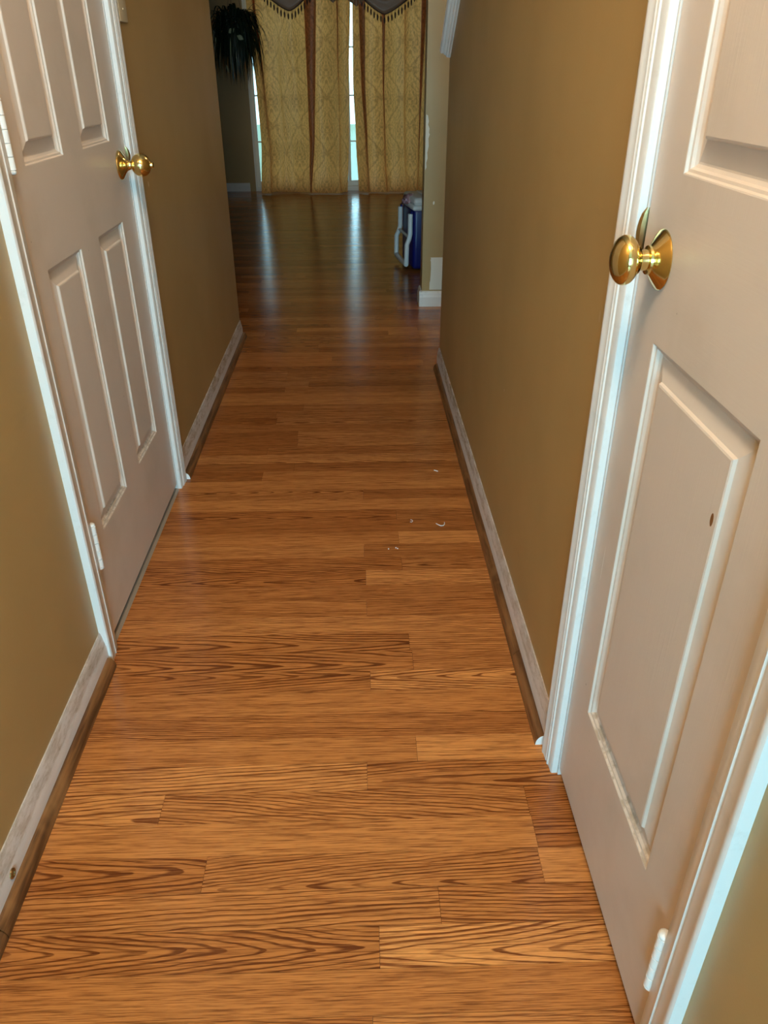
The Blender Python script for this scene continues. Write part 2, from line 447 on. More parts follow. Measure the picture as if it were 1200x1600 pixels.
for i in list(range(-53, -13)) + list(range(43, 130)):
    x = -3.05 - rnd.uniform(0, .5)
    while x < 2.65:
        L = rnd.choice((.4, .6, .6, .8, .95)); b = min(x+L, 2.65); a = max(x, -3.05)
        if b - a > .02:
            yc = Y0 + PITCH*(i+.5); xc = (a+b)/2; yy = yc + xc*math.tan(RZ)
            if -2.75 < yy < 8.95: far_board(xc, yy, b-a, rnd.uniform(.1, .8), rnd.choice((0,.2,.4,.8,1)), rnd.random())
        x += L
me = bpy.data.meshes.new('distant_planks'); me.from_pydata(fv, [], ff)
uvl = me.uv_layers.new(name='grain'); ca = me.attributes.new('board', 'FLOAT_VECTOR', 'POINT')
for l in me.loops: uvl.data[l.index].uv = fu[l.vertex_index]
for i, q in enumerate(fb): ca.data[i].vector = q
me.materials.append(M_floor)
o = bpy.data.objects.new('distant_planks', me); COL.objects.link(o); o.parent = sub; o['kind'] = 'stuff'

# ------------------------------------------------------------------ walls and ceiling
c = box('ceiling', -3.1, 2.7, -3.0, 9.0, ZC, ZC+.12, M_ceil); struct(c, 'plain white ceiling above the hall', 'ceiling')
def wall_with_holes(name, along, c0, c1, lo, hi, holes, mat, label, top=ZC):
    """a wall slab running along 'y' or 'x' from lo to hi; holes are (a0, a1, z0, z1)"""
    mb = MB()
    cuts = sorted({lo, hi, *[h[0] for h in holes], *[h[1] for h in holes]})
    for a, b in zip(cuts, cuts[1:]):
        z = [(0.0, top)]
        for h in holes:
            if h[0] <= a and b <= h[1]:
                z = [(0.0, h[2])] if h[2] > 0 else []
                z.append((h[3], top))
        for z0, z1 in z:
            if along == 'y': mb.box(c0, c1, a, b, z0, z1)
            else: mb.box(a, b, c0, c1, z0, z1)
    o = mb.build(name, mat); return struct(o, label, 'wall')
JG = 0.007; JT = 0.018
wall_with_holes('wall_left', 'y', XL-TH, XL, -0.30, YLE, [(D1[0]-JG-JT, D1[1]+JG+JT, 0, DH+.03)], M_wall, 'olive tan painted hall wall around the left white door')
# right wall: its upper edge slopes up towards the camera beside the stairs beyond it
zt = 1.186; sl = 0.68
ys = YRE - (ZC - zt)/sl
h2 = (D2[0]-JG-JT, D2[1]+JG+JT)
mb = MB()
def slab(poly):
    n = len(poly); v = [(XR, y, z) for y, z in poly] + [(XR+TH, y, z) for y, z in poly]
    mb.add(v, [tuple(range(n)), tuple(range(2*n-1, n-1, -1))] + [(i, (i+1) % n, n+(i+1) % n, n+i) for i in range(n)])
slab([(-.30, 0), (h2[0], 0), (h2[0], ZC), (-.30, ZC)])
slab([(h2[0], DH+.03), (h2[1], DH+.03), (h2[1], ZC), (h2[0], ZC)])
slab([(h2[1], 0), (YRE, 0), (YRE, zt), (ys, ZC), (h2[1], ZC)])
struct(mb.build('wall_right', M_wall), 'olive tan painted hall wall beside the closet door with sloping upper end', 'wall')
# stub wall past the stair opening
stub = box('wall_far_right', 0.350, 2.7, 4.18, 4.295, 0, ZC, M_wall_far); struct(stub, 'short tan wall end with bare plaster patch past the hall', 'wall')
box('wall_stair', 1.35, 1.45, -.18, 4.18, 0, ZC, M_wall); struct(bpy.data.objects['wall_stair'], 'tan wall on the far side of the stair opening', 'wall')
box('wall_room_left', -3.1, -3.0, 3.655, YB+.1, 0, ZC, M_wall_far); struct(bpy.data.objects['wall_room_left'], 'tan left wall of the far room', 'wall')
box('wall_room_right', 2.6, 2.7, 4.295, YB+.1, 0, ZC, M_wall_far); struct(bpy.data.objects['wall_room_right'], 'tan right wall of the far room', 'wall')
box('wall_room_near', -3.1, XL-TH, YLE-TH, YLE, 0, ZC, M_wall_far); struct(bpy.data.objects['wall_room_near'], 'tan wall of the far room left of the hall', 'wall')
PX0, PX1, PH = -1.045, 0.845, 2.05
wall_with_holes('wall_back', 'x', YB, YB+.12, -3.0, 2.6, [(PX0, PX1, 0, PH)], M_wall_far, 'dim tan back wall around the curtained patio door')
box('wall_entry_left', -1.8, XL-TH, -.30, -.18, 0, ZC, M_wall); struct(bpy.data.objects['wall_entry_left'], 'tan entry wall left of the hall mouth', 'wall')
box('wall_entry_right', XR+TH, 1.7, -.30, -.18, 0, ZC, M_wall); struct(bpy.data.objects['wall_entry_right'], 'tan entry wall right of the hall mouth', 'wall')
box('wall_foyer_left', -1.9, -1.8, -2.8, -.18, 0, ZC, M_wall); struct(bpy.data.objects['wall_foyer_left'], 'tan side wall of the entry on the left', 'wall')
box('wall_foyer_right', 1.7, 1.8, -2.8, -.18, 0, ZC, M_wall); struct(bpy.data.objects['wall_foyer_right'], 'tan side wall of the entry on the right', 'wall')
wall_with_holes('wall_front', 'x', -2.92, -2.8, -1.9, 1.8, [(-1.35, 1.15, .30, 2.20)], M_wall, 'tan front wall with a wide window behind the viewer')
box('wall_closet_left', -1.30, -1.22, -.18, YLE-TH, 0, ZC, M_wall); struct(bpy.data.objects['wall_closet_left'], 'wall of the room behind the left door', 'wall')
# plaster patch where the old casing was torn off the stub wall: ragged outline, slightly proud
pv = [(.393,.256),(.396,.247),(.392,.244),(.395,.236),(.3965,.20),(.3955,.16),(.394,.135),(.391,.125),(.3905,.088),(.470,.088),(.470,.257)]
MB().add([(x, 4.178, z) for x, z in pv] + [(x, 4.1805, z) for x, z in pv],
   [tuple(range(len(pv)))] + [(i, (i+1) % len(pv), len(pv)+(i+1) % len(pv), len(pv)+i) for i in range(len(pv))]).build('plaster_patch', M_plaster, stub)
pv = [(.353,.930),(.361,.925),(.366,.900),(.363,.885),(.370,.868),(.368,.850),(.372,.842),(.366,.825),(.368,.790),(.362,.760),(.364,.735),(.358,.715),(.360,.695),(.354,.680),(.352,.700),(.352,.910)]
MB().add([(x, 4.1785, z) for x, z in pv] + [(x, 4.1805, z) for x, z in pv],
   [tuple(range(len(pv)))] + [(i, (i+1) % len(pv), len(pv)+(i+1) % len(pv), len(pv)+i) for i in range(len(pv))]).build('plaster_chip', M_plaster, stub)
pv = [(.397,.530),(.402,.536),(.406,.531),(.405,.522),(.400,.517),(.397,.522)]
MB().add([(x, 4.1785, z) for x, z in pv] + [(x, 4.1805, z) for x, z in pv],
   [tuple(range(len(pv)))] + [(i, (i+1) % len(pv), len(pv)+(i+1) % len(pv), len(pv)+i) for i in range(len(pv))]).build('plaster_chip', M_plaster, stub)

# ------------------------------------------------------------------ baseboards, quarter rounds
BASE = [(0,0),(.010,0),(.010,.048),(.0088,.050),(.0082,.054),(.0035,.080),(.002,.083),(0,.083)]
def qr(w=.0165, h=.023): return [(0,0)] + [(w*math.cos(t*PI/12), h*math.sin(t*PI/12)) for t in range(7)]
def base_run(name, x, sgn, y0, y1, label):
    o = MB().sweep(BASE, (x, y0, 0), (x, y1, 0), (sgn,0,0), (0,0,1)).build(name, M_base)
    return struct(autosmooth(o, 50), label, 'baseboard')
b1 = base_run('baseboard_left_near', XL, 1, -.30, 1.305, 'scuffed white baseboard before the left door')
b2 = base_run('baseboard_left_far', XL, 1, 2.168, YLE, 'dirty white baseboard beyond the left door')
b3 = base_run('baseboard_right', XR, -1, 1.032, YRE, 'scuffed white baseboard along the right wall')
b4 = base_run('baseboard_right_near', XR, -1, -.30, .452, 'white baseboard before the closet door')
trims = [0]
def trim(o, label, cat='trim'):
    return struct(o, label, cat)
def qr_run(x, sgn, segs, label, n, white_end=None):
    e = empty('trim_%d' % n, (x, segs[0][0], 0)); trim(e, label, 'moulding')
    for (a, b) in segs:
        o = MB().sweep(qr(), (0, a - segs[0][0], 0), (0, b - segs[0][0], 0), (sgn,0,0), (0,0,1)).build('quarter_round', M_walnut, e)
        autosmooth(o, 50)
    if white_end is not None:
        o = MB().sweep(qr(.0158,.0222), (0, white_end - segs[0][0] - .0006, 0), (0, white_end - segs[0][0] + .0004, 0), (sgn,0,0), (0,0,1)).build('cut_end', M_lid, e)
        o['label'] = 'pale raw cut end'
    return e
qr_run(XL+.010, 1, [(-.30, .692), (.6935, 1.296)], 'dark walnut quarter round moulding left of the near floor', 1)
qr_run(XL+.010, 1, [(2.172, YLE+.008)], 'dark walnut quarter round moulding beyond the left door', 2, 2.172)
qr_run(XR-.010, -1, [(1.040, 1.285), (1.2862, YRE-.03)], 'dark walnut quarter round moulding along the right wall', 3, 1.040)
qr_run(XR-.010, -1, [(-.30, .452)], 'dark walnut quarter round moulding before the closet door', 4)
# old door stop socket in the near left baseboard
o = MB().lathe([(.0085,0),(.0085,.002),(.0075,.003),(.0048,.003),(.0045,.0005),(0,.0005)], (XL+.0098, .772, .040), (1,0,0), 20).build('door_stop_socket', M_dbrass, b1)
autosmooth(o)
# stub wall base
BASE2 = [(0,0),(.014,0),(.014,.050),(.011,.060),(.010,.070),(.005,.080),(0,.082)]
mb = MB().sweep(BASE2, (.350-.014, 4.18, 0), (2.6, 4.18, 0), (0,-1,0), (0,0,1))
mb.sweep(BASE2, (.350, 4.1705, 0), (.350, 4.309, 0), (-1,0,0), (0,0,1))
struct(mb.build('baseboard_far_right', M_trim), 'white baseboard wrapping the short wall end', 'baseboard')
struct(MB().sweep(BASE2, (-3.0, YB, 0), (PX0-.06, YB, 0), (0,-1,0), (0,0,1)).build('baseboard_back', M_trim), 'white baseboard left of the patio door', 'baseboard')

# ------------------------------------------------------------------ sloping stair cap on the right wall
e = empty('trim_5', (XR, YRE, zt)); trim(e, 'white sloping stair cap moulding on the right wall end', 'moulding')
du = Vector((0, -1, sl)).normalized(); dn = Vector((0, sl, 1)).normalized()
Lc = (ys - YRE)*-1/abs(du.y)
def along(name, prof, a, b):
    o = MB().sweep(prof, du*a, du*b, (-1,0,0), dn[:]).build(name, M_trim, e); return autosmooth(o, 40)
along('cap_board', [(-TH-.03,.003),(-TH-.034,.012),(-TH-.03,.021),(.030,.021),(.034,.012),(.030,.003)], -.035, Lc)
along('cove', [(-.001,.003),(.022,.003),(.020,-.004),(.013,-.008),(.011,-.014),(.009,-.016),(-.001,-.017)], -.03, Lc)
along('fillet', [(-.001,-.017),(.006,-.017),(.005,-.030),(.002,-.034),(-.001,-.034)], -.005, Lc)

# ------------------------------------------------------------------ doors
CAS = [(0,0),(0,.0095),(.002,.0112),(.019,.0120),(.0205,.0140),(.0235,.0146),(.0250,.0128),(.0285,.0126),(.030,.0145),(.046,.0150),(.049,.0165),(.054,.0165),(.057,.0148),(.057,0)]
CP = [(0,0),(.0015,-.0005),(.003,-.0035),(.006,-.0042),(.008,-.0075),(.0115,-.0098),(.0135,-.0100),(.036,-.0042),(.0378,-.0008),(.0400,0.0)]
def build_door(name, n, xf, sgn, y0, y1, cols, rows, mat, label, hinge_side, hinge_z, ky, kz, knob):
    """xf: plane of the visible face; sgn: direction into the hall (+1 = +x)"""
    root = empty(name, (xf, (y0+y1)/2, 0)); yc = (y0+y1)/2
    struct(root, label, 'door')
    T = .035; zb = .020; zt_ = DH
    # stile and rail frame: face grid with panel openings, solid slab behind
    mb = MB()
    mb.box(min(-sgn*T, -sgn*.0105), max(-sgn*T, -sgn*.0105), y0-yc, y1-yc, zb, zt_)
    ycut = sorted({y0, y1, *[a for c_ in cols for a in c_]}); zcut = sorted({zb, zt_, *[a for r_ in rows for a in r_]})
    for a, b in zip(ycut, ycut[1:]):
        for c_, d in zip(zcut, zcut[1:]):
            if any(q[0] <= a and b <= q[1] for q in cols) and any(q[0] <= c_ and d <= q[1] for q in rows): continue
            mb.box(min(0, -sgn*.0105), max(0, -sgn*.0105), a-yc, b-yc, c_, d)
    # weld so that the grid reads as one face
    o = mb.build('stile_and_rail_frame', mat, root)
    bm = bmesh.new(); bm.from_mesh(o.data)
    bmesh.ops.remove_doubles(bm, verts=bm.verts, dist=1e-5)
    seen = {}
    for f in list(bm.faces):
        key = tuple(sorted(v.index for v in f.verts)); seen.setdefault(key, []).append(f)
    kill = [f for fs in seen.values() if len(fs) > 1 for f in fs]
    bmesh.ops.delete(bm, geom=kill, context='FACES_ONLY'); bmesh.ops.recalc_face_normals(bm, faces=bm.faces)
    bm.to_mesh(o.data); bm.free()
    for q in cols:
        for r_ in rows:
            v = []; f = []
            for ins, dep in CP:
                v += [(sgn*dep, q[0]+ins-yc, r_[0]+ins), (sgn*dep, q[1]-ins-yc, r_[0]+ins), (sgn*dep, q[1]-ins-yc, r_[1]-ins), (sgn*dep, q[0]+ins-yc, r_[1]-ins)]
            k = len(CP)
            for i in range(k-1):
                for j in range(4): f.append((i*4+j, i*4+(j+1) % 4, (i+1)*4+(j+1) % 4, (i+1)*4+j))
            f.append(tuple((k-1)*4+j for j in range(4)))
            p = mk('panel', v, f, mat, root)
            # all quads face the hall
            me_ = p.data
            if me_.polygons[-1].normal.x * sgn < 0: me_.flip_normals()
    # hinges
    hy = (y0 - .0035 if hinge_side < 0 else y1 + .0035) - yc
    for hz in hinge_z:
        h = empty('hinge', (sgn*.0095, hy-.0035, hz)); h.parent = root
        for k in range(5):
            o = MB().lathe([(.0060,0),(.0076,.0008),(.0076,.0190),(.0060,.0198)], (0,0,-.049+k*.0199), (0,0,1), 16).build('knuckle', M_hinge, h); autosmooth(o, 50)
        for zz, s_ in ((.0505, 1), (-.049, -1)):
            o = MB().lathe([(.0055,0),(.0074,.0012),(.0071,.004),(.0045,.0062),(0,.0068)], (0,0,zz), (0,0,s_), 16).build('pin_tip', M_hinge, h); autosmooth(o, 60)
        MB().box(min(-sgn*.0055,-sgn*.0100), max(-sgn*.0055,-sgn*.0100), 0 if hinge_side < 0 else -.009, .009 if hinge_side < 0 else 0, -.045, .045).build('leaf_plate', M_hinge, h)
        MB().box(min(-sgn*.0055,-sgn*.0100), max(-sgn*.0055,-sgn*.0100), -.009 if hinge_side < 0 else 0, 0 if hinge_side < 0 else .009, -.045, .045).build('leaf_plate', M_hinge, h)
    # knob
    kb = empty('door_knob', (0, ky-yc, kz)); kb.parent = root
    for nm, prof, mt in knob:
        o = MB().lathe(prof, (0,0,0), (sgn,0,0), 40).build(nm, mt, kb); autosmooth(o, 40)
    return root
ROSE_B = [(0,0),(.033,0),(.0335,.0015),(.0325,.004),(.030,.006),(.020,.0115),(.0135,.0165),(.012,.019),(0,.019)]
BALL = [(.0105,.018),(.0118,.021),(.0105,.024),(.0098,.027),(.0110,.029),(.0165,.032)] + [(.0262*math.cos(t), .0500+.0235*math.sin(t)) for t in [x*PI/18 for x in range(-7, 8)]] + [(.008,.0732),(0,.0734)]
BUTTON = [(.0068,.072),(.0068,.0785),(.0060,.0795),(0,.0796)]
build_door('door_1', 1, XL-.001, 1, D1[0], D1[1], [(1.455,1.656),(1.778,1.981)], [(.247,.803),(.976,1.560),(1.660,1.890)], M_door1,
           'closed cream six panel door with round brass knob on the left', -1, (.258, 1.028, 1.80), 2.036, .921,
           [('rose', ROSE_B, M_brass), ('knob_ball', BALL, M_brass), ('lock_button', BUTTON, M_brass)])
ROSE_C = [(0,0),(.0335,0),(.034,.001),(.0325,.003),(.0185,.0115),(.0160,.0140),(0,.0140)]
COLLAR = [(.0150,.0125),(.0165,.0145),(.0160,.0170),(.0120,.018),(.0112,.027),(.0120,.029)]
EGG = [(.0115,.026),(.016,.0275)] + [(.0280*math.cos(t), .0425+.0160*math.sin(t)) for t in [x*PI/20 for x in range(-8, 11)]]
build_door('door_2', 2, XR+.001, -1, D2[0], D2[1], [(.602,.880)], [(.240,.838),(1.022,1.620)], M_door2,
           'closed narrow cream closet door with oval brass knob on the right', -1, (.200, 1.02, 1.80), .900, .929,
           [('rose', ROSE_C, M_brass), ('collar', COLLAR, M_brass), ('knob_egg', EGG, M_brass)])
def casing_set(n, xw, sgn, y0, y1, zt_, label, depth):
    root = empty('trim_%d' % n, (xw, (y0+y1)/2, 0)); trim(root, label, 'door casing'); yc = (y0+y1)/2
    for (y, s_) in ((y0, -1), (y1, 1)):
        o = MB().sweep(CAS, (0, y-yc, 0), (0, y-yc, zt_), (0,s_,0), (sgn,0,0), True, 0.0, 1.0).build('casing_leg', M_trim, root); autosmooth(o, 40)
        a, b = sorted((y-yc - s_*.0045, y-yc + s_*.012))
        x0, x1 = sorted((-sgn*depth, -sgn*.0005))
        MB().box(x0, x1, a, b, 0, zt_).build('jamb', M_trim, root)
        a, b = sorted((y-yc - s_*.0045, y-yc - s_*.014)); x0, x1 = sorted((-sgn*.040, -sgn*.075))
        MB().box(x0, x1, a, b, 0, zt_).build('stop', M_trim, root)
    o = MB().sweep(CAS, (0, y0-yc, zt_), (0, y1-yc, zt_), (0,0,1), (sgn,0,0), True, -1.0, 1.0).build('casing_head', M_trim, root); autosmooth(o, 40)
    x0, x1 = sorted((-sgn*depth, -sgn*.0005))
    MB().box(x0, x1, y0-yc, y1-yc, zt_-.004, zt_+.012).build('head_jamb', M_trim, root)
    return root
c1 = casing_set(6, XL, 1, D1[0]-.016, D1[1]+.009, DH+.012, 'white moulded casing around the left door', TH)
c2 = casing_set(7, XR, -1, D2[0]-.013, D2[1]+.009, DH+.012, 'white moulded casing around the closet door on the right', TH)
# brass strike lips let into the latch jambs
def strike(root, sgn, yl, z, w):
    pts = []; 
    v = []; f = []
    n = 9
    for i in range(n):
        t = i/(n-1); zz = z - w + 2*w*t; out = .0085*max(0.0, math.sin(PI*t))**.6
        for k, q in enumerate((-.004, out*.6, out)):
            v.append((sgn*q, yl + (.0005, .0012, .004)[k], zz))
    for i in range(n-1):
        for k in range(2): f.append((i*3+k, i*3+k+1, (i+1)*3+k+1, (i+1)*3+k))
    o = mk('strike_plate', v, f, M_dbrass, root); md = o.modifiers.new('thick', 'SOLIDIFY'); md.thickness = .0012
    o['label'] = 'brass strike plate lip'
strike(c2, -1, D2[1]+.0035 - (D2[0]+D2[1]-.004)/2, .948, .028)
strike(c1, 1, D1[1]+.0035 - (D1[0]+D1[1]-.007)/2, .936, .020)
# worn threshold strip under the left door
t_ = MB().sweep([(0,0),(.006,.004),(.030,.006),(.09,.006),(.09,0)], (XL+.004, D1[0]-.006, 0), (XL+.004, D1[1]+.004, 0), (-1,0,0), (0,0,1)).build('trim_8', M_thresh)
trim(t_, 'worn grey threshold strip under the left door', 'threshold')

# ------------------------------------------------------------------ switch plate beyond the left door
sw = empty('switch_plate', (XL, 2.252, 1.278)); tag(sw, 'ivory light switch plate on left wall beside the door casing', 'light switch')
autosmooth(MB().rbox(0, .006, -.036, .036, -.058, .058, .0025).build('plate', M_ivory, sw), 50)
MB().box(.005, .013, -.005, .005, -.004, .010).build('toggle', M_ivory, sw)
for z in (-.030, .030):
    autosmooth(MB().lathe([(.003,.0055),(.003,.0068),(.0015,.0075),(0,.0075)], (0,0,z), (1,0,0), 12).build('screw', M_ivory, sw))

# ------------------------------------------------------------------ hall ceiling lamp above the camera
M_bulb_m = Mat('lamp_glass', 0.4, color=(0.9, 0.85, 0.75)); M_bulb_m.b.inputs['Emission Color'].default_value = (1.0, 0.72, 0.38, 1); M_bulb_m.b.inputs['Emission Strength'].default_value = 5.0
def ceiling_lamp(x, y, power, label):
    lp = empty('ceiling_lamp', (x, y, ZC)); tag(lp, label, 'lamp')
    autosmooth(MB().lathe([(.155,0),(.16,-.01),(.155,-.025),(.13,-.03)], (0,0,0), (0,0,1), 32).build('lamp_base', M_brass, lp))
    autosmooth(MB().lathe([(.13,-.026),(.128,-.045),(.11,-.075),(.07,-.098),(.0,-.106)], (0,0,0), (0,0,1), 32).build('lamp_glass_dome', M_bulb_m.m, lp), 60)
    pl = bpy.data.lights.new('ceiling_lamp_bulb', 'POINT'); pl.energy = power; pl.color = (1.0, 0.80, 0.56); pl.shadow_soft_size = .12
    po = bpy.data.objects.new('ceiling_lamp_bulb', pl); COL.objects.link(po); po.location = (x, y, ZC-.24)
ceiling_lamp(-.1, .35, 56, 'round frosted ceiling lamp above the near hall')
ceiling_lamp(.95, 3.35, 9, 'round frosted ceiling lamp above the stair opening')

# ------------------------------------------------------------------ front window behind the viewer
w = empty('window_1', (-.1, -2.86, 1.25)); struct(w, 'wide white framed entry window behind the viewer', 'window')
mb = MB(); mb.box(-1.25, 1.25, -.04, .04, -.95, -.89).box(-1.25, 1.25, -.04, .04, .89, .95).box(-1.25, -1.19, -.04, .04, -.89, .89).box(1.19, 1.25, -.04, .04, -.89, .89)
mb.build('window_frame', M_frame, w)
for x in (-.42, .42): MB().box(x-.025, x+.025, -.03, .03, -.89, .89).build('mullion', M_frame, w)
for a, b in ((-1.19, -.445), (-.395, .395), (.445, 1.19)): MB().box(a, b, -.003, .003, -.89, .89).build('pane', M_glass, w)

# ------------------------------------------------------------------ patio door
pd = empty('door_3', ((PX0+PX1)/2, YB+.06, 0)); struct(pd, 'white framed sliding glass patio door behind the gold curtains', 'patio door')
hw = (PX1-PX0)/2
mb = MB(); mb.box(-hw, -hw+.024, -.06, .06, 0, PH).box(hw-.024, hw, -.06, .06, 0, PH).box(-hw+.024, hw-.024, -.06, .06, PH-.05, PH).box(-hw+.024, hw-.024, -.06, .06, 0, .045)
mb.build('outer_frame', M_frame, pd)
cx = .060   # meeting stiles sit just left of the gap between the curtains
SW = .030
for (a, b, yy) in ((-hw+.024, cx+.005, -.022), (cx-.035, hw-.024, .022)):
    s_ = empty('sash', (0, yy, 0)); s_.parent = pd
    MB().box(a, a+SW, -.018, .018, .046, PH-.051).build('stile', M_frame, s_)
    MB().box(b-SW, b, -.018, .018, .046, PH-.051).build('stile', M_frame, s_)
    MB().box(a+SW, b-SW, -.018, .018, .046, .095).build('rail', M_frame, s_)
    MB().box(a+SW, b-SW, -.018, .018, PH-.10, PH-.051).build('rail', M_frame, s_)
    MB().box(a+SW, b-SW, -.004, .004, .095, PH-.10).build('pane', M_glass, s_)
    for z in (.47, .89, 1.31, 1.73):
        MB().box(a+SW, b-SW, -.012, -.005, z-.007, z+.007).build('muntin', M_frame, s_)
box('patio_ground', -8, 8, 9.0, 22, -.35, -.10, M_lawn); tag(bpy.data.objects['patio_ground'], 'dull green yard beyond the patio door', 'ground', kind='structure')

# ------------------------------------------------------------------ curtains
def curtain(name, label, xa, xb, folds, ztop, seed, group):
    """xa(z), xb(z): left and right hem; folds: (place, width, overlap, depth, drift) of each fold"""
    rr = random.Random(seed); NS, NZ = 220, 90
    ph = [rr.uniform(0, 6.28) for _ in range(8)]
    v = []; f = []; uv = []
    width = 1.45*(xb(1.0)-xa(1.0))
    for j in range(NZ+1):
        tz = j/NZ; z = .012 + (ztop-.012)*tz
        dn_ = 1-tz
        for i in range(NS+1):
            s = i/NS
            x = xa(z) + (xb(z)-xa(z))*s; y = 0.0; en = min(1, s*7, (1-s)*7)
            for (sk, wk, A, B, dr) in folds:
                t = (s - sk - dr*dn_)/(wk*(1+.7*dn_)); g_ = math.exp(-t*t)
                x -= A*(1-.45*dn_)*t*g_*en; y -= B*g_
            y += .022*math.sin(2*PI*s*4.2 + 1.1*math.sin(2*PI*s) + .8*dn_ + ph[2])*(.7+.3*tz)
            y += .030*math.sin(2*PI*s*1.1 + 2.2*dn_ + ph[3])*dn_
            y += .010*math.sin(7*s*6.28 + 4*z + ph[4])*dn_*.6
            # cloth breaks on the floor and bulges into the room
            k = max(0, 1 - z/.20)
            y -= .045*k*k*(1+.5*math.sin(9*s+ph[5])) ; x += .008*k*math.sin(23*s+ph[6])
            zz = z + (.010*k*math.sin(17*s+ph[7]) if z > .03 else .004*math.sin(15*s+ph[7]) + .002)
            v.append((x, y, zz)); uv.append((s*width + seed*.13, z))
    W = NS+1
    for j in range(NZ):
        for i in range(NS): f.append((j*W+i, j*W+i+1, (j+1)*W+i+1, (j+1)*W+i))
    xo = (xa(0)+xb(0))/2; v = [(a-xo, b, c_) for a, b, c_ in v]
    o = mk(name, v, f, M_damask, None, True, loc=(xo, 8.64, 0))
    u = o.data.uv_layers.new(name='cloth')
    for l in o.data.loops: u.data[l.index].uv = uv[l.vertex_index]
    return tag(o, label, 'curtain', group)
def lerp(pts):
    def g(z):
        if z <= pts[0][0]: return pts[0][1]
        for (a, p), (b, q) in zip(pts, pts[1:]):
            if z <= b:
                t = (z-a)/(b-a); t = t*t*(3-2*t); return p + (q-p)*t
        return pts[-1][1]
    return g
curtain('curtain', 'gold damask curtain left of the bright gap, half behind the plant', lerp([(0,-.965),(.5,-.935),(1.0,-.945),(1.7,-.985),(2.2,-1.0)]), lerp([(0,-.070),(.6,-.050),(1.0,-.040),(1.7,-.012),(2.2,0.0)]), [(.08,.05,.17,.06,.03),(.30,.05,.05,-.03,-.06),(.63,.065,.27,.08,-.06),(.86,.045,.10,.06,.05)], 2.17, 3, 'gold damask curtains')
curtain('curtain', 'gold damask curtain right of the bright gap, behind the cooler', lerp([(0,.040),(.5,.020),(1.0,.002),(1.7,.008),(2.2,.01)]), lerp([(0,.84),(2.2,.86)]), [(.11,.055,.20,.07,.03),(.34,.05,.12,.06,.02),(.58,.05,.08,-.04,.03),(.80,.05,.14,.06,-.03)], 2.17, 8, 'gold damask curtains')
cr = empty('curtain_rod', (-.08, 8.62, 2.19)); tag(cr, 'dark metal curtain rod above the patio door', 'curtain rod')
MB().tube([(-1.05,0,0),(1.05,0,0)], .012, 12).build('rod', M_dbrass, cr, True)
for x in (-1.05, 1.05): autosmooth(MB().lathe([(.012,0),(.022,.012),(.026,.03),(.018,.05),(0,.06)], (x,0,0), (1 if x > 0 else -1,0,0), 16).build('finial', M_dbrass, cr), 60)
for x in (-.95, .95): MB().box(x-.01, x+.01, 0, .18, -.01, .01).build('bracket', M_dbrass, cr)
# swag valance with bead fringe
def swag(root, xl_, xr_, zt_, xt, zl, yo):
    """a draped swag hanging between xl_ and xr_, lowest point (xt, zl)"""
    N, K = 40, 16; v = []; f = []
    def bottom(s):
        x = xl_ + (xr_-xl_)*s; t = (xt-xl_)/(xr_-xl_)
        q = abs(s-t)/(t if s < t else 1-t)
        return x, zl + .34*q**1.35
    for j in range(K+1):
        w_ = j/K
        for i in range(N+1):
            s = i/N; x, zb = bottom(s); z = zt_ + (zb-zt_)*w_
            y = -.018*math.sin(w_*11*PI)*math.sin(PI*s)**.5 - .03*math.sin(PI*s)*math.sin(PI*w_*.8)
            v.append((x, yo+y, z))
    W = N+1
    for j in range(K):
        for i in range(N): f.append((j*W+i, j*W+i+1, (j+1)*W+i+1, (j+1)*W+i))
    sw_ = mk('swag', v, f, M_satin, root, True)
    pts = [(bottom(i/N)[0], yo-.012, bottom(i/N)[1]) for i in range(N+1)]
    MB().tube(pts, .008, 8).build('cord', M_tassel, sw_, True)
    # evenly spaced tassels along the cord
    L = [0]
    for a, b in zip(pts, pts[1:]): L.append(L[-1] + (Vector(b)-Vector(a)).length)
    d = .012; k = 0
    while d < L[-1]:
        while L[k+1] < d: k += 1
        t = (d-L[k])/(L[k+1]-L[k]); p = Vector(pts[k]).lerp(Vector(pts[k+1]), t)
        h = .068 + .012*random.random()
        o = MB().lathe([(.0015,.0),(.0018,-h*.35),(.0065,-h*.42),(.0080,-h*.6),(.0070,-h*.85),(.004,-h),(0,-h-.004)], (0,0,0), (0,0,1), 8).build('tassel', M_tassel, sw_, True)
        o.location = p
        d += .036
va = empty('swag_valance', (0, 8.52, 0)); tag(va, 'copper brown swag valance with tassel fringe over both curtains', 'valance')
swag(va, -1.02, -.20, 2.17, -.575, 1.592, 0)
swag(va, -.12, .78, 2.17, .305, 1.565, 0)
for (a, b, zl, zt_) in ((-.24, -.10, 1.648, 2.17), (-.03, .12, 1.62, 2.17)):   # jabots beside the gap
    v = []; f = []
    for j in range(11):
        for i in range(13):
            s = i/12; v.append((a+(b-a)*s, -.03+.016*math.sin(s*PI*5), zt_ - (zt_-zl-.10*abs(s-.5))*j/10))
    for j in range(10):
        for i in range(12): f.append((j*13+i, j*13+i+1, (j+1)*13+i+1, (j+1)*13+i))
    mk('jabot', v, f, M_satin, va, True)

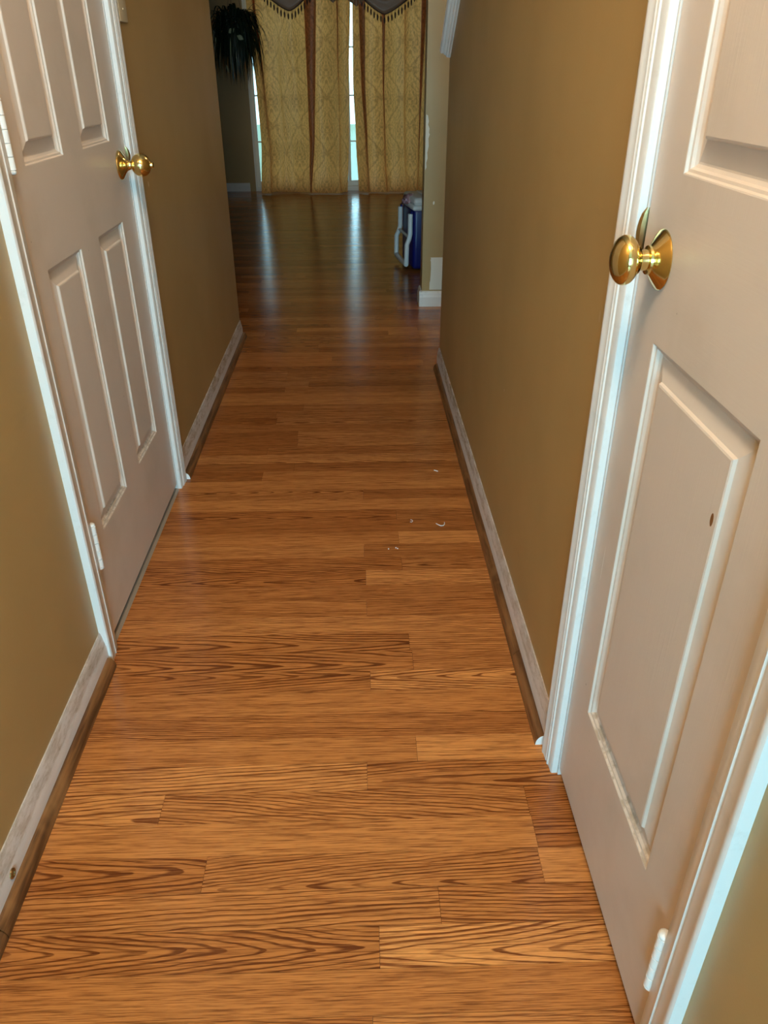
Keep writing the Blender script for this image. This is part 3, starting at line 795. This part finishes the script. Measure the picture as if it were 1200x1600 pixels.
# ------------------------------------------------------------------ hanging plant
PC = Vector((-1.02, 7.95, 1.36))
pt = empty('hanging_plant', PC); tag(pt, 'dark bushy hanging plant with drooping strap leaves left of the curtains', 'plant')
autosmooth(MB().lathe([(0,-.15),(.07,-.15),(.085,-.14),(.11,0),(.115,.005),(.10,.005),(.0,-.01)], (0,0,0), (0,0,1), 24).build('pot', M_pot, pt), 50)
for k in range(3):
    t = 2*PI*k/3 + .4
    MB().tube([(.11*math.cos(t), .11*math.sin(t), 0), (0,0,.55)], .0015, 6).build('hanger_wire', M_pot, pt)
MB().tube([(0,0,.55),(0,0,ZC-PC.z-.02)], .002, 6).build('hanger_wire', M_pot, pt)
autosmooth(MB().lathe([(.03,0),(.03,-.006),(.012,-.02),(0,-.02)], (0,0,ZC-PC.z), (0,0,1), 16).build('ceiling_hook', M_pot, pt))
rp = random.Random(5)
def blade(mb, az, out, rise, drop, wd, n=9, base=(0,0,0)):
    v = []; f = []
    ca, sa = math.cos(az), math.sin(az)
    for i in range(n+1):
        t = i/n; r = out*(1-(1-t)**1.8); z = rise*math.sin(min(1, t*1.6)*PI/2) - drop*t*t*t**.3
        w_ = wd*(1-t**2.2)*(.5+.5*min(1, t*5)) + .0006
        c_ = Vector((base[0]+ca*r, base[1]+sa*r, base[2]+z)); s_ = Vector((-sa, ca, 0))*w_
        v += [c_ - s_ + Vector((0,0,.3*w_)), c_, c_ + s_ + Vector((0,0,.3*w_))]
    for i in range(n):
        for k in range(2): f.append((i*3+k, i*3+k+1, i*3+k+4, i*3+k+3))
    mb.add(v, f)
mb = MB()
for k in range(650):
    blade(mb, rp.uniform(0, 2*PI), rp.uniform(.08, .25), rp.uniform(.03, .26), rp.uniform(.12, .44), rp.uniform(.007, .015), base=(rp.uniform(-.06,.06), rp.uniform(-.06,.06), rp.uniform(-.02,.04)))
mb.build('foliage', M_leaf, pt, True, kind='stuff')
for az, o_, r_, d_, wd, mt in ((-.35,.31,.16,.24,.005,M_leaf),(-1.5,.12,.12,.40,.006,M_leaf2),(-2.4,.18,.16,.42,.005,M_leaf2),(-.8,.16,.15,.38,.005,M_leaf2),(-2.0,.10,.05,.30,.008,M_leaf2),
        (3.0,.20,.2,.30,.005,M_leaf),(-1.2,.14,.10,.52,.005,M_leaf2),(-1.8,.17,.10,.48,.006,M_leaf2)):
    mb = MB(); blade(mb, az, o_, r_, d_, wd, 12); mb.build('leaf', mt, pt, True)
def broad_leaf(c_, L, w_, ang):
    v = []; f = []; n = 6
    for i in range(n+1):
        t = i/n; ww = w_*math.sin(PI*min(.97, max(.03, t)))
        p = Vector(c_) + Vector((math.cos(ang), 0, math.sin(ang)))*L*(t-.5); q = Vector((-math.sin(ang), 0, math.cos(ang)))*ww
        v += [p - q, p + Vector((0,-.006,0)), p + q]
    for i in range(n):
        for k in range(2): f.append((i*3+k, i*3+k+1, i*3+k+4, i*3+k+3))
    mk('leaf', v, f, M_leaf2, pt, True)
broad_leaf((-.005,-.20,.045), .06, .02, .6); broad_leaf((.065,-.20,-.005), .06, .02, -.5); broad_leaf((-.145,-.16,-.03), .07, .010, -1.3); broad_leaf((-.07,-.17,-.235), .07, .008, -1.3)

# ------------------------------------------------------------------ cooler
ck = empty('cooler', (.358, 5.00, 0), math.radians(8.5)); tag(ck, 'blue wheeled cooler with pale grey lid and white pull handle behind the wall end', 'cooler')
CL, CD, CHh = .56, .345, .375
autosmooth(MB().rbox(0, CL, 0, CD, .012, CHh, .022, 3).build('body', M_blue, ck), 60)
autosmooth(MB().rbox(-.006, CL+.006, -.008, CD+.006, CHh-.012, CHh+.018, .012, 2).build('rim', M_lid, ck), 60)
lid = autosmooth(MB().rbox(.002, CL-.002, .000, CD-.002, CHh+.016, .438, .022, 3).build('lid', M_lid, ck), 60)
autosmooth(MB().rbox(.08, CL-.08, .05, CD-.05, .436, .445, .004, 2).build('lid_recess', M_lid, lid), 60)
for y in (.05, CD-.05):
    autosmooth(MB().lathe([(0,-.02),(.05,-.02),(.056,-.015),(.056,.015),(.05,.02),(0,.02)], (CL-.05, y, .056), (0,1,0), 24).build('wheel', M_pot, ck), 40)
hd = empty('pull_handle', (-.012, CD/2, .0)); hd.parent = ck
for s_ in (-1, 1):
    yy = s_*(CD/2-.018)
    o = MB(); o.tube([(-.004,yy,.345),(-.004,yy,.225),(-.012,yy*1.03,.195),(-.026,yy*1.05,.165),(-.028,yy*1.05,.045)], .0155, 8, 1.0, (0,1,0)); autosmooth(o.build('handle_arm', M_white, hd), 60)
o = MB(); o.tube([(-.028,-(CD/2-.012),.045),(-.028,0,.040),(-.028,CD/2-.012,.045)], .0155, 8); autosmooth(o.build('grip', M_white, hd), 60)
o = MB(); o.tube([(-.010,-(CD/2-.03),.205),(-.010,CD/2-.03,.205)], .009, 8); autosmooth(o.build('cross_brace', M_lid, hd), 60)
for s_ in (-1, 1):
    autosmooth(MB().lathe([(.012,0),(.012,.01),(.008,.013),(0,.013)], (.008, s_*(CD/2-.018), .35), (-1,0,0), 14).build('pivot', M_blue, hd), 50)
# crumpled pink scrap tucked at the lid's corner
v = []; f = []
for i in range(7):
    for j in range(6): v.append((-.035+.009*i+.004*math.sin(j*2), .12+.02*j, .395+.022*math.sin(i*1.3+j*.9)+.006*i))
for i in range(6):
    for j in range(5): f.append((i*6+j, i*6+j+1, (i+1)*6+j+1, (i+1)*6+j))
pk = mk('pink_strap', v, f, M_pink, ck, True); pk['label'] = 'crumpled pink strap at the lid corner'
pk.modifiers.new('thick', 'SOLIDIFY').thickness = .003

# ------------------------------------------------------------------ lint and thread scraps on the boards
def thread(pts, r, label, grp=None):
    c_ = Vector(pts[0]); mb = MB(); mb.tube([Vector(p)-c_ for p in pts], r, 6)
    o = mb.build('thread_scrap', M_lint, None, True); o.location = c_; tag(o, label, 'thread', grp)
thread([(.2120,1.868,.0012),(.219,1.860,.0012),(.225,1.855,.0012),(.232,1.856,.0012),(.2355,1.862,.0016),(.2365,1.871,.0030)], .0011, 'white hooked thread scrap on the floor near the right wall')
thread([(.139,1.880,.001),(.144,1.879,.001),(.147,1.884,.0012),(.145,1.890,.0012),(.141,1.892,.001)], .0008, 'small curled white thread left of the hooked thread')
thread([(.237,2.202,.0012),(.243,2.198,.0014),(.249,2.194,.0012)], .0015, 'short white fluff farther up the floor by right wall')
def crumb(x, y, label):
    o = MB().lathe([(0,0),(.0016,.0004),(.0019,.0012),(.0011,.0022),(0,.0025)], (0,0,0), (0,0,1), 8).build('lint_crumb', M_lint, None, True)
    o.location = (x, y, 0); tag(o, label, 'lint')
crumb(.072, 1.740, 'white lint speck, leftmost of three on the floor')
crumb(.092, 1.745, 'white lint speck, middle of three on the floor')
crumb(.0965, 1.741, 'white lint speck, rightmost of three on the floor')
